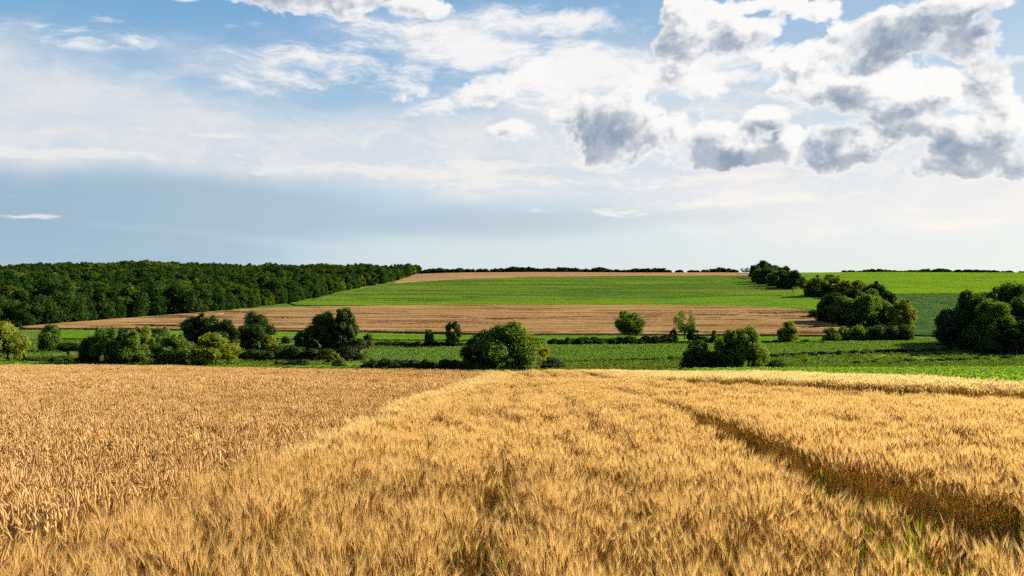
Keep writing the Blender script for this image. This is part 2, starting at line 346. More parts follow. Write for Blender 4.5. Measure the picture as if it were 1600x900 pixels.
M['weed'] = leafy('green_blade', (0.040, 0.070, 0.010), (0.20, 0.20, 0.018), 0.55, (1.5, 1.5, 0.5), 0.0)
M['bean'] = leafy('bean_leaf', (0.12, 0.22, 0.05), (0.19, 0.31, 0.08), 0.35, (1.4, 1.4, 0.4), 0.0, vary=.3)
M['beet'] = leafy('broad_leaf', (0.14, 0.28, 0.018), (0.24, 0.40, 0.035), 0.42, (1.5, 1.4, 0.4), 0.02, vary=.3, rough=.55)
M['grass'] = leafy('grass_blade', (0.08, 0.155, 0.02), (0.16, 0.22, 0.04), 0.45, (1.4, 1.3, 0.5), 0.0)
# foliage
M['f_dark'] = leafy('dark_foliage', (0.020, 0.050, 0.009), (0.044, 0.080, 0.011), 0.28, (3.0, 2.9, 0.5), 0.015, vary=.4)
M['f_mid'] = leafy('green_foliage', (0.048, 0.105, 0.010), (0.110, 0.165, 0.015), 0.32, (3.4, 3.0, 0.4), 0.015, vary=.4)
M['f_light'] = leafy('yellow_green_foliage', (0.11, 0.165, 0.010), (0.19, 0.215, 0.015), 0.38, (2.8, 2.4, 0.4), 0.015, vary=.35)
M['f_grey'] = leafy('grey_green_foliage', (0.035, 0.050, 0.020), (0.06, 0.075, 0.03), 0.3, (1.5, 1.4, 0.6), 0.015, vary=.35)
M['f_wood'] = leafy('woodland_foliage', (0.010, 0.036, 0.012), (0.044, 0.085, 0.016), 0.26, (3.0, 2.8, 0.5), 0.0, patch=(0.014, 0.54, 0.66, (0.12, 0.15, 0.014), .8), vary=.4)
M['f_ridge_haze'] = leafy('hazy_ridge_foliage', (0.028, 0.052, 0.028), (0.040, 0.066, 0.032), 0.25, (1.5, 1.5, 0.7), 0.0)  # distance haze put into the leaf colour, paler and bluer

# ------------------------------------------------------------------ terrain sheet
gy = np.concatenate([np.arange(-300, -20, 20), np.arange(-20, 200, 1.0), np.arange(200, 340, 3.0), np.arange(340, 1300, 8.0), np.arange(1300, 5001, 100.0)])
gx1 = np.concatenate([np.arange(0, 60, 1.2), np.arange(60, 200, 4.0), np.arange(200, 1000, 14.0), np.arange(1000, 3501, 125.0)])
gx = np.concatenate([-gx1[:0:-1], gx1])
XX, YY = np.meshgrid(gx, gy, indexing='ij')
V = np.stack([XX, YY, G(XX, YY)], -1).reshape(-1, 3)
me = mesh_np('terrain', V, grid_faces(len(gx), len(gy)), [M['meadow'], M['soil']], smooth=True)
cen = V.reshape(len(gx), len(gy), 3)[:-1, :-1]
soilmask = (cen[..., 1] < 104) & (cen[..., 0] < 31) & (cen[..., 0] > -110)
me.polygons.foreach_set('material_index', soilmask.astype(np.int32).ravel())
tag(obj('terrain', me), 'rolling farmland with meadow grass in the valley and bare soil under the grain', 'ground', kind='structure')

# ------------------------------------------------------------------ field sheets (crop canopies with their own height)
def resample(pts, n):
    pts = np.asarray(pts, float); d = np.r_[0, np.cumsum(np.linalg.norm(np.diff(pts, axis=0), axis=1))]
    u = np.linspace(0, d[-1], n); return np.stack([np.interp(u, d, pts[:, k]) for k in range(pts.shape[1])], 1)
def field_xy(near, far, nx, ny, ymin=115):
    A = resample([unproj(p[0], p[1], ymin) for p in resample(near, 60)], nx)
    B = resample([unproj(p[0], p[1], ymin) for p in resample(far, 60)], nx)
    t = np.linspace(0, 1, ny)[None, :, None]
    return A[:, None, :] * (1 - t) + B[:, None, :] * t
def field(name, near, far, nx, ny, h, mat, label, cat, rough=0.1, hfun=None, ymin=115, kind='structure'):
    Q = field_xy(near, far, nx, ny, ymin)
    rs = np.random.RandomState(len(name))
    X, Y = Q[..., 0], Q[..., 1]
    z = G(X, Y) + h + rs.uniform(-rough, rough, X.shape)
    if hfun is not None: z = z + hfun(X, Y)
    top = np.stack([X, Y, z], -1)
    # skirt down into the soil all round
    T = np.zeros((nx + 2, ny + 2, 3)); T[1:-1, 1:-1] = top
    T[0, 1:-1] = top[0]; T[-1, 1:-1] = top[-1]; T[1:-1, 0] = top[:, 0]; T[1:-1, -1] = top[:, -1]
    T[0, 0] = top[0, 0]; T[0, -1] = top[0, -1]; T[-1, 0] = top[-1, 0]; T[-1, -1] = top[-1, -1]
    for sl in [(0, slice(None)), (-1, slice(None)), (slice(None), 0), (slice(None), -1)]:
        T[sl][..., 2] = G(T[sl][..., 0], T[sl][..., 1]) - 0.3
    me = mesh_np(name, T.reshape(-1, 3), grid_faces(nx + 2, ny + 2), [mat])
    return tag(obj(name, me), label, cat, kind=kind), Q

def vnoise(X, Y, sx, sy, seed):
    """smooth value noise"""
    rs = np.random.RandomState(seed); tab = rs.rand(256, 256)
    x = X / sx + 1000.0; y = Y / sy + 1000.0; xi = np.floor(x).astype(int); yi = np.floor(y).astype(int); fx = x - xi; fy = y - yi
    fx = fx * fx * (3 - 2 * fx); fy = fy * fy * (3 - 2 * fy)
    f = lambda a, b: tab[a % 256, b % 256]
    return (f(xi, yi) * (1 - fx) + f(xi + 1, yi) * fx) * (1 - fy) + (f(xi, yi + 1) * (1 - fx) + f(xi + 1, yi + 1) * fx) * fy
def lodging(X, Y):
    a = vnoise(X, Y, 34, 2.6, 3) * 0.6 + vnoise(X, Y, 12, 2.0, 4) * 0.4
    m_ = vnoise(X, Y, 70, 16, 5)
    d = -1.3 * sst(a, 0.60, 0.64) * sst(m_, 0.35, 0.60)
    # long wheelings along the field
    for y0, w, dep in ((306, 0.7, .45), (318, 0.6, .35), (333, 0.9, .6), (352, 0.7, .4), (371, 1.1, .75), (398, 0.9, .5), (425, 1.4, .8), (436, 1.2, .8)):
        yy = y0 + 3.0 * np.sin(X / 90.0 + y0) + 0.010 * X
        d = d - 2.0 * dep * (np.abs(Y - yy) < w) * sst(vnoise(X, Y, 45, 400, int(y0)), 0.35, 0.55)
    return d + 0.12 * vnoise(X, Y, 9, 3, 8)
field('grain_field', [(40, 515.5), (250, 517), (560, 520), (760, 524.5), (1000, 525), (1320, 527)], [(30, 513.5), (140, 504), (260, 494.5), (400, 484), (520, 480), (760, 478.5), (1100, 479), (1180, 480.5), (1250, 485), (1300, 493)],
      620, 300, 0.75, M['brown'], 'reddish brown ripe grain field with dark lodging streaks across the middle of the valley side', 'field', 0.05, lodging)
field('grain_field', [(612, 443), (700, 437.3), (800, 434), (1000, 431.8), (1172, 431)], [(650, 425.5), (700, 425.5), (900, 425.7), (1172, 426)], 160, 40, 0.5, M['stubble'],
      'thin pale tan field strip along the hilltop below the ridge trees', 'field', 0.05)
field('green_field', [(462, 478), (600, 478.3), (900, 478), (1100, 478.5), (1180, 480), (1250, 484), (1330, 494)], [(450, 474.5), (480, 470.5), (700, 471), (900, 469.5), (1200, 463), (1330, 462)], 300, 40, 0.45, M['green_bright'],
      'narrow bright green crop strip just above the reddish brown grain field', 'field', 0.12)
def seam(X, Y):
    yy = 560 + 0.28 * (X - 60)
    return -0.9 * np.exp(-((Y - yy) / 2.2) ** 2) * sst(X, 20, 90)
field('green_field', [(484, 470), (700, 470.7), (900, 469.2), (1200, 462.7), (1330, 461.7)], [(520, 461), (560, 453), (616, 443), (700, 437.6), (800, 434.3), (1000, 432.1), (1200, 431)], 320, 140, 0.45, M['green_hill'],
      'broad green crop field rising over the hillside between the wood and the tree clump', 'field', 0.12, seam)
field('green_field', [(1240, 462), (1330, 461), (1460, 460), (1700, 459)], [(1230, 426), (1400, 425.2), (1560, 425.2), (1700, 425.2)], 160, 100, 0.45, M['green_right'],
      'bright lime green crop field on the right hilltop beside the distant tree line', 'field', 0.12)
field('green_field', [(1330, 523), (1480, 527), (1700, 527)], [(1330, 461.5), (1460, 460.5), (1700, 459.5)], 120, 130, 0.45, M['green_dull'],
      'darker textured green crop field on the slope between the two right tree clumps', 'field', 0.15)
field('green_field', [(90, 531), (300, 530), (560, 532), (760, 533.5), (1000, 534), (1300, 541)], [(90, 517), (300, 518.5), (560, 521.5), (760, 526), (1000, 526.5), (1320, 528.5)], 240, 30, 0.4, M['green_bright'],
      'thin green crop strip along the valley edge of the reddish brown grain field', 'field', 0.1)
_, Qsoy = field('bean_field', [(575, 572), (700, 568), (860, 566), (1060, 561.5), (1200, 557), (1500, 547)], [(575, 549), (700, 545), (860, 541.5), (1060, 541), (1300, 536), (1470, 533)], 200, 60, 0.12, M['soy'],
      'dark soil of the bean field on the valley floor', 'field', 0.05)
field('grass_strip', [(-40, 575), (200, 576), (400, 579), (690, 583)], [(-40, 565.5), (200, 568), (400, 569.5), (690, 573)], 160, 16, 0.25, M['green_bright'],
      'bright green grass strip just behind the far edge of the left wheat field', 'grass', 0.1)
field('dry_patch', [(105, 561), (170, 562), (230, 561)], [(105, 549), (170, 547), (220, 549)], 30, 20, 0.15, M['olive'], 'olive brown dry grass patch near the left edge bushes', 'grass', 0.08)
field('dry_patch', [(560, 556), (585, 557), (606, 554)], [(560, 547), (580, 545), (604, 547)], 30, 20, 0.15, M['olive'], 'small olive brown dry grass patch beside the bean field', 'grass', 0.08)
field('dirt_path', [(1245, 574), (1330, 571)], [(1245, 570), (1330, 568.5)], 30, 6, 0.05, M['track'], 'pale worn grass path behind the leafy field', 'path', 0.03)

# ------------------------------------------------------------------ scattering (many small plants as one object)
def proto_collection(name, meshes):
    c = bpy.data.collections.new(name)
    for me in meshes: c.objects.link(bpy.data.objects.new(name, me))
    return c
def scatter(name, pts, rot, scl, idx, coll, label, cat, kind='stuff'):
    me = bpy.data.meshes.new(name); me.vertices.add(len(pts)); me.vertices.foreach_set('co', np.asarray(pts, np.float32).ravel())
    for an, typ, d in (('rot', 'FLOAT_VECTOR', rot), ('scl', 'FLOAT_VECTOR', scl)):
        at = me.attributes.new(an, typ, 'POINT'); at.data.foreach_set('vector', np.asarray(d, np.float32).ravel())
    at = me.attributes.new('idx', 'INT', 'POINT'); at.data.foreach_set('value', np.asarray(idx, np.int32))
    o = obj(name, me)
    ng = bpy.data.node_groups.new(name + '_scatter', 'GeometryNodeTree')
    ng.interface.new_socket('Geometry', in_out='INPUT', socket_type='NodeSocketGeometry'); ng.interface.new_socket('Geometry', in_out='OUTPUT', socket_type='NodeSocketGeometry')
    n = ng.nodes; l = ng.links
    gi = n.new('NodeGroupInput'); go = n.new('NodeGroupOutput'); ip = n.new('GeometryNodeInstanceOnPoints'); ci = n.new('GeometryNodeCollectionInfo')
    ci.inputs['Collection'].default_value = coll; ci.inputs['Separate Children'].default_value = True; ci.inputs['Reset Children'].default_value = True
    def na(nm, ty):
        a = n.new('GeometryNodeInputNamedAttribute'); a.data_type = ty; a.inputs['Name'].default_value = nm; return a.outputs['Attribute']
    l.new(gi.outputs[0], ip.inputs['Points']); l.new(ci.outputs[0], ip.inputs['Instance']); ip.inputs['Pick Instance'].default_value = True
    l.new(na('idx', 'INT'), ip.inputs['Instance Index']); l.new(na('rot', 'FLOAT_VECTOR'), ip.inputs['Rotation']); l.new(na('scl', 'FLOAT_VECTOR'), ip.inputs['Scale'])
    l.new(ip.outputs[0], go.inputs[0])
    md = o.modifiers.new('scatter', 'NODES'); md.node_group = ng
    return tag(o, label, cat, kind=kind)

class TB:
    """collects triangles with material indices"""
    def __init__(s): s.v = []; s.f = []; s.m = []
    def ribbon(s, pts, widths, side, mi):
        b = len(s.v)
        for p, w in zip(pts, widths):
            s.v.append(p - side * w * 0.5); s.v.append(p + side * w * 0.5)
        for i in range(len(pts) - 1):
            a = b + 2 * i; s.f += [(a, a + 1, a + 3), (a, a + 3, a + 2)]; s.m += [mi, mi]
    def tri(s, a, b, c, mi):
        k = len(s.v); s.v += [a, b, c]; s.f.append((k, k + 1, k + 2)); s.m.append(mi)
    def tube(s, pts, rads, sides, mi, phase=0.0):
        b = len(s.v); n = len(pts)
        for i, (p, r) in enumerate(zip(pts, rads)):
            d = pts[min(i + 1, n - 1)] - pts[max(i - 1, 0)]; d = d / (np.linalg.norm(d) + 1e-9)
            u = np.cross(d, (0.3, 0.9, 0.2)); u /= np.linalg.norm(u) + 1e-9; w = np.cross(d, u)
            for k in range(sides):
                an = phase + 2 * math.pi * k / sides; s.v.append(p + (u * math.cos(an) + w * math.sin(an)) * r)
        for i in range(n - 1):
            for k in range(sides):
                a = b + i * sides + k; a2 = b + i * sides + (k + 1) % sides
                s.f += [(a, a2, a2 + sides), (a, a2 + sides, a + sides)]; s.m += [mi, mi]
    def mesh(s, name, mats): return mesh_np(name, np.array(s.v), np.array(s.f), mats, s.m)
nrm = lambda v: v / (np.linalg.norm(v) + 1e-9)
def stalk(tb, rs, x, y, H, detail, kind):
    az = rs.uniform(0, 6.283); lean = abs(rs.normal(0.07, 0.05)) if kind != 'rye' else abs(rs.normal(0.09, 0.07))
    bias = np.array([-0.05, -0.02])
    top = np.array([x + math.cos(az) * lean * H + bias[0], y + math.sin(az) * lean * H + bias[1], H])
    b0 = np.array([x, y, 0.0]); mid = b0 * 0.45 + top * 0.55; mid[:2] = b0[:2] * 0.7 + top[:2] * 0.3
    fa = rs.uniform(0, 3.1416); side = np.array([math.cos(fa), math.sin(fa), 0])
    d = nrm(top - mid)
    wst = (0.0035, 0.006, 0.014)[detail]
    tb.ribbon([b0, mid, top], [wst, wst, wst * 0.8], side, 0)
    # ear, drooping for the bearded wheat
    droop = rs.uniform(0.0, 0.35) if kind != 'rye' else rs.choice([0.1, 0.35, 0.9, 1.6], p=[.42, .33, .18, .07])
    L = rs.uniform(0.085, 0.11) if kind != 'rye' else rs.uniform(0.11, 0.145)
    if detail == 2: L *= 1.25
    if detail == 0: L *= 1.12
    hz = np.array([math.cos(az), math.sin(az), 0.0]) if kind != 'rye' else nrm(np.array([math.cos(az) + 0.4, math.sin(az) * 0.8, 0.0]))
    n = (7, 4, 3)[detail]; pts = [top]; dd = d.copy()
    for i in range(n):
        dd = nrm(dd + hz * droop * 1.3 / n - np.array([0, 0, 1]) * droop * 1.2 / n); pts.append(pts[-1] + dd * L / n)
    r0 = (0.0082, 0.0092, 0.015)[detail] * (1.25 if kind == 'rye' else 1.0)
    if detail == 0: rads = [r0 * (0.35 if i == 0 else (0.55 if i == n else (1.0 if i % 2 else 0.74))) for i in range(n + 1)]
    else: rads = [r0 * k for k in ((0.4, 1, 1, 0.8, 0.3) if detail == 1 else (0.5, 1, .9, 0.3))]
    tb.tube(pts, rads, (5, 3, 3)[detail], 1, rs.uniform(0, 3))
    na = (20, 9, 5)[detail]; AL = rs.uniform(0.11, 0.17) if kind != 'rye' else rs.uniform(0.04, 0.08)
    aw = (0.0019, 0.0050, 0.013)[detail]
    for k in range(na):
        i = int(rs.randint(0, n)); p = pts[i + 1] if k % 2 else pts[i] * .5 + pts[i + 1] * .5
        e = nrm(pts[i + 1] - pts[i]); q = rs.normal(0, 1, 3); q -= e * q.dot(e); q = nrm(q)
        di = nrm(e + q * rs.uniform(0.08, 0.32) + np.array([-0.08, 0, 0.05])); s2 = nrm(np.cross(di, q + 0.01)) * aw
        tip = p + di * AL * rs.uniform(0.75, 1.15)
        tb.tri(p - s2 * .5, p + s2 * .5, tip, 2)
    # dry leaves
    nl = (2, 1, 1)[detail] if rs.rand() < 0.75 else 0
    for k in range(nl):
        z0 = rs.uniform(0.25, 0.8); p = b0 * (1 - z0) + top * z0; a2 = rs.uniform(0, 6.28); o = np.array([math.cos(a2), math.sin(a2), 0])
        ll = rs.uniform(0.12, 0.24); w = (0.007, 0.010, 0.018)[detail]
        q1 = p + o * ll * .35 + np.array([0, 0, ll * .45]); q2 = q1 + o * ll * .4 + np.array([0, 0, -ll * rs.uniform(.0, .4)])
        tb.ribbon([p, q1, q2], [w, w, w * .2], np.array([-o[1], o[0], 0]), 3 if rs.rand() < 0.10 and detail < 2 and kind == 'barley' else 0)
def tufts(name, n, detail, kind, mats, radius, count, H, seed):
    rs = np.random.RandomState(seed); out = []
    for i in range(n):
        tb = TB()
        for k in range(count):
            r = radius * math.sqrt(rs.rand()); a = rs.uniform(0, 6.283)
            stalk(tb, rs, r * math.cos(a), r * math.sin(a), H * rs.normal(1, 0.055), detail, kind)
        out.append(tb.mesh(name, mats))
    return proto_collection(name, out)
HB, HR = 0.74, 0.80
mb = [M['straw'], M['ear'], M['awn'], M['weed']]; my = [M['straw'], M['ear_y'], M['awn_y'], M['weed']]; mr = [M['straw_r'], M['ear_r'], M['awn_r'], M['weed']]
PB = [tufts('barley_plant', 8, d, 'barley', mb, r, c, HB, 11 + d) for d, r, c in ((0, .13, 11), (1, .22, 20), (2, .42, 34))]
PY = [None] + [tufts('barley_plant', 4, d, 'barley', my, r, c, HB, 31 + d) for d, r, c in ((1, .22, 20), (2, .42, 34))]
PR = [tufts('wheat_plant', 8, d, 'rye', mr, r, c, HR, 51 + d) for d, r, c in ((0, .13, 11), (1, .22, 20), (2, .42, 34))]

# where things are in the near fields
T1 = np.array([(7.2, 4.6), (6.0, 6.2), (4.75, 7.4), (4.25, 8.6), (4.3, 10.5), (4.5, 13), (4.85, 17), (5.3, 23), (5.7, 32), (6.1, 45), (6.4, 60)], float)
def dist_poly(X, Y, Pl):
    best = np.full(X.shape, 1e9)
    for (x0, y0), (x1, y1) in zip(Pl[:-1], Pl[1:]):
        dx, dy = x1 - x0, y1 - y0; u = np.clip(((X - x0) * dx + (Y - y0) * dy) / (dx * dx + dy * dy), 0, 1)
        best = np.minimum(best, np.hypot(X - x0 - u * dx, Y - y0 - u * dy))
    return best
T1b = T1[:4] + np.array([[0.9, 1.7]]) # the other wheel, where the tractor turned
def split_x(Y): return -3.95 + 0.0075 * Y + 0.25 * np.sin(Y / 6.0) * sst(Y, 4, 12)
FAR_EDGE = np.array([(-120, 112), (-70, 108), (-33, 104), (-20, 97), (-5, 86), (0, 88), (6, 103), (18.6, 95), (27, 89), (31, 84)], float)
def far_y(X): return np.interp(X, FAR_EDGE[:, 0], FAR_EDGE[:, 1])
RIGHT_X = np.array([(23.0, -5), (25.6, 38), (29.4, 56), (31.5, 84)], float)
def right_x(Y): return np.interp(Y, RIGHT_X[:, 1], RIGHT_X[:, 0])
def candidates(y0, y1, dens, seed):
    rs = np.random.RandomState(seed); W = 0.72 * y1 + 4
    n = int(2 * W * (y1 - y0) * dens); X = rs.uniform(-W, W, n); Y = rs.uniform(y0, y1, n)
    k = (np.abs(X) < 0.70 * Y + 3.2) & (Y < far_y(X)) & (X < right_x(Y)); X, Y = X[k], Y[k]
    t1 = dist_poly(X, Y, T1); w1 = np.interp(Y, [5, 7, 9, 11.5, 12, 25, 40, 60], [0.95, 0.98, 0.78, 0.50, 0.58, 0.48, 0.42, 0.0])
    d2 = X - x_t2(Y); w2 = np.interp(Y, [20, 40, 60, 106], [3.4, 2.8, 2.0, 1.1])
    k = ((t1 > w1 * (0.85 + 0.4 * vnoise(X, Y, .5, .5, 2))) | ((rs.rand(len(X)) < .45) & (X > 4.9) & (Y < 7.6))) & ~((d2 > 0) & (d2 < w2) & (Y > 12))
    # short wheelings far down the slope
    for x0 in (1.6, 4.1):
        k &= ~((np.abs(X - (x0 - 0.035 * (Y - 80))) < 0.45) & (Y > 72) & (Y < 97))
    hx, hy = unproj(1455, 862, 3, .75); k &= ~((np.hypot((X - hx) / .42, (Y - hy) / .40) < 1) & (Y < 9) & (rs.rand(len(X)) < .6))
    hx, hy = unproj(640, 862, 3, .75); k &= ~((np.hypot((X - hx) / .40, (Y - hy) / .16) < 1) & (Y < 9))
    # drill rows and thin spots
    k &= rs.rand(len(X)) < 0.50 + 0.85 * vnoise(X, Y, 0.40, 2.2, 9)
    for xr, wr, pr_ in ((-0.25, .20, .85), (0.95, .13, .75), (1.9, .18, .8), (-2.1, .14, .8), (3.1, .14, .8), (-1.2, .12, .7), (8.3, .22, .8), (11.5, .22, .8)):
        xx = xr + 0.0075 * Y + 0.05 * np.sin(Y * .9 + xr * 7)
        k &= ~((np.abs(X - xx) < wr * np.interp(Y, [4, 20, 60, 75], [1, 1.6, 2.4, 0])) & (rs.rand(len(X)) < pr_ * sst(vnoise(X * 0 + xr, Y, 1, 3.0, 41), .15, .45)))
    k &= ~((vnoise(X, Y, 0.6, 1.0, 12) > 0.90) & (Y < 16))
    k &= ~((np.hypot((X - 9.6) / 1.6, (Y - 15.5) / .5) < 1) & (rs.rand(len(X)) < .75))
    return X[k], Y[k], rs
bands = [(2.6, 11.5, 30, 0), (11.5, 34, 13.5, 1), (34, 113, 4.6, 2)]
acc = {'w': [[], [], []], 'b': [[], [], []], 'y': [[], [], []]}
for y0, y1, dens, det in bands:
    X, Y, rs = candidates(y0, y1, dens, 100 + det)
    wheat = X < split_x(Y); beyond = (X > x_t2(Y)) & (Y > 12)
    edge = (~wheat) & (X < split_x(Y) + np.interp(Y, [4, 20, 80], [0.5, 1.4, 5.0]) * rs.rand(len(X))) & (Y > 9)
    yl = (beyond | edge) if det > 0 else np.zeros(len(X), bool)
    ht = 0.90 + 0.15 * vnoise(X, Y, 3.0, 2.0, 21) + 0.11 * vnoise(X, Y, .45, 1.1, 22)
    ht = ht * np.where(beyond & (X - x_t2(Y) < 6), 1.05, 1.0)
    for key, msk in (('w', wheat), ('y', yl & ~wheat), ('b', ~wheat & ~yl)):
        x, y = X[msk], Y[msk]
        if not len(x): continue
        n = len(x); rot = np.stack([rs.normal(0, .09, n), rs.normal(-.03, .09, n), rs.uniform(0, 6.283, n)], 1)
        # the wind leans everything a little the same way: keep the turn small half the time
        s_ = np.stack([rs.uniform(.9, 1.15, n)] * 2 + [ht[msk] * rs.normal(1.0, .075, n).clip(.8, 1.16)], 1)
        acc[key][det] = (np.stack([x, y, G(x, y) - 0.01], 1), rot, s_, rs.randint(0, 4 if key == 'y' else 8, n))
names = {'w': ('wheat_crop', PR, 'ripe bearded wheat with drooping reddish brown ears filling the left field', 'wheat'),
         'b': ('barley_crop', PB, 'golden barley with fine pale awns filling the middle field', 'barley'),
         'y': ('barley_crop', PY, 'paler yellow barley standing beyond the curved tramline and along the seam of the wheat', 'barley')}
dist_word = ['in the closest rows', 'at middle distance', 'running to the far edge of the slope']
for key in acc:
    for det in range(3):
        if len(acc[key][det]):
            nm, pr, lb, ct = names[key]
            scatter(nm, *acc[key][det], pr[det], (lb + ' ' + dist_word[det]), ct)

# green blades and weeds showing between the barley
def blade_tuft(seed, n, H, spread, w, mat):
    rs = np.random.RandomState(seed); tb = TB()
    for k in range(n):
        a = rs.uniform(0, 6.28); o = np.array([math.cos(a), math.sin(a), 0]); b0 = o * rs.uniform(0, spread * .4)
        h = H * rs.uniform(.6, 1.1); bend = rs.uniform(.08, .5) * spread
        pts = [b0, b0 + o * bend * .3 + np.array([0, 0, h * .55]), b0 + o * bend * .8 + np.array([0, 0, h * .95]), b0 + o * bend * 1.5 + np.array([0, 0, h * rs.uniform(.8, 1.05)])]
        tb.ribbon(pts, [w * .7, w, w * .8, w * .1], np.array([-o[1], o[0], 0]), 0)
    return tb.mesh('blade', [mat])
PW = proto_collection('green_weed', [blade_tuft(s, 8, 0.76, 0.30, 0.020, M['weed']) for s in range(6)])
rs = np.random.RandomState(77); wp = []
for (px, v, n, sp) in [(1160, 748, 7, .12), (1010, 770, 3, .3), (620, 868, 40, .5), (500, 880, 22, .4), (560, 892, 14, .4), (960, 845, 12, .3), (1120, 838, 10, .35), (1170, 875, 16, .5), (1455, 850, 12, .3), (1500, 885, 6, .4), (1365, 795, 4, .2), (840, 800, 5, .3),
                       (730, 800, 4, .3), (1365, 800, 5, .15), (300, 850, 8, .5), (60, 830, 8, .5), (190, 860, 9, .4), (1045, 700, 3, .2), (700, 885, 16, .5), (1560, 800, 12, .3), (1285, 880, 10, .4)]:
    x, y = unproj(px, v, 3.0, 0.62)
    for k in range(n): wp.append((x + rs.normal(0, sp), y + rs.normal(0, sp)))
for k in range(150): wp.append((rs.uniform(-6, 7), rs.uniform(4, 12)))
wp = np.array(wp); n = len(wp)
scatter('green_weeds', np.stack([wp[:, 0], wp[:, 1], G(wp[:, 0], wp[:, 1])], 1), np.stack([rs.normal(0, .15, n), rs.normal(0, .15, n), rs.uniform(0, 6.28, n)], 1),
        np.stack([rs.uniform(.8, 1.2, n)] * 2 + [rs.uniform(.66, 1.04, n)], 1), rs.randint(0, 6, n), PW, 'yellow green weed blades poking up between the barley in the closest rows', 'weeds')

# leafy rows
def leaf_plant(seed, n, H, Rr, leaf, mat):
    rs = np.random.RandomState(seed); V = []; Fc = []
    for k in range(n):
        a = rs.uniform(0, 6.28); r = Rr * math.sqrt(rs.rand()); p = np.array([r * math.cos(a), r * math.sin(a), H * (1 - 0.55 * (r / Rr) ** 2) * rs.uniform(.45, 1)])
        nn = nrm(np.array([math.cos(a) * .6, math.sin(a) * .6, 1.0]) + rs.normal(0, .55, 3)); u = nrm(np.cross(nn, rs.normal(0, 1, 3))); w = np.cross(nn, u); s_ = leaf * rs.uniform(.6, 1.2)
        b = len(V); V += [p - u * s_, p - w * s_ * .6, p + u * s_, p + w * s_ * .6]; Fc.append((b, b + 1, b + 2, b + 3))
    return mesh_np('plant', np.array(V), np.array(Fc), [mat])
PBean = proto_collection('bean_plant', [leaf_plant(s, 26, .55, .42, .13, M['bean']) for s in range(5)])
PBeet = proto_collection('leafy_plant', [leaf_plant(s + 9, 34, .50, .40, .12, M['beet']) for s in range(6)])
rs = np.random.RandomState(5)
u = rs.rand(30000) * (Qsoy.shape[0] - 1.001); w_ = rs.rand(30000) * (Qsoy.shape[1] - 1.001)
pts = Qsoy[u.astype(int), w_.astype(int)]; pts = pts + rs.normal(0, .35, pts.shape)
pts[:, 1] = np.round((pts[:, 1] + 0.15 * pts[:, 0]) / 0.8) * 0.8 - 0.15 * pts[:, 0] + rs.normal(0, .07, len(pts))
k = vnoise(pts[:, 0], pts[:, 1], 14, 5, 3) < 0.93; pts = pts[k]; n = len(pts)
sv_ = rs.uniform(.85, 1.35, n)
scatter('bean_plants', np.stack([pts[:, 0], pts[:, 1], G(pts[:, 0], pts[:, 1]) + .1], 1), np.stack([np.zeros(n), np.zeros(n), rs.uniform(0, 6.28, n)], 1), np.stack([sv_] * 3, 1), rs.randint(0, 5, n), PBean,
        'bluish green bean plants in rows across the valley floor', 'beans')
n = 60000; X = rs.uniform(24, 150, n); Y = rs.uniform(12, 172, n)
X = np.round(X / .62) * .62 + rs.normal(0, .1, n)
k = (X > right_x(Y) + 0.9) | (Y > 91 + 0.25 * (X - 30)); k &= (X < .72 * Y + 6) & (X > 18 + 0.0 * Y); 
yl_ = np.interp(X, [18, 31, 50, 90, 130], [150, 152, 150, 158, 164]); k &= Y < yl_
k &= ~((X < right_x(Y) + 0.9)); X, Y = X[k], Y[k]; n = len(X); s1 = rs.uniform(.8, 1.4, n) * np.interp(Y, [20, 150], [0.95, 1.25])
scatter('leafy_crop', np.stack([X, Y, G(X, Y)], 1), np.stack([np.zeros(n), np.zeros(n), rs.uniform(0, 6.28, n)], 1), np.stack([s1] * 3, 1), rs.randint(0, 6, n), PBeet,
        'bright green broad leaved crop on the slope right of the barley', 'leafy crop')
# rough grass on the valley floor and along the field ends
PG = proto_collection('grass_tuft', [blade_tuft(90 + s, 22, .5, .7, .07, M['grass']) for s in range(5)])
n = 34000; Y = rs.uniform(100, 262, n); X = rs.uniform(-1, 1, n) * (.70 * Y + 8)
k = (Y > far_y(X) + 1.5) & ((X < right_x(np.minimum(Y, 84)) - 1) | (Y > 168)); k &= vnoise(X, Y, 9, 5, 31) > .25
X, Y = X[k], Y[k]; n = len(X); s1 = rs.uniform(.5, 1.2, n)
scatter('rough_grass', np.stack([X, Y, G(X, Y)], 1), np.stack([np.zeros(n), np.zeros(n), rs.uniform(0, 6.28, n)], 1), np.stack([s1] * 3, 1), rs.randint(0, 5, n), PG,
        'rough green meadow grass on the valley floor around the bushes', 'grass')

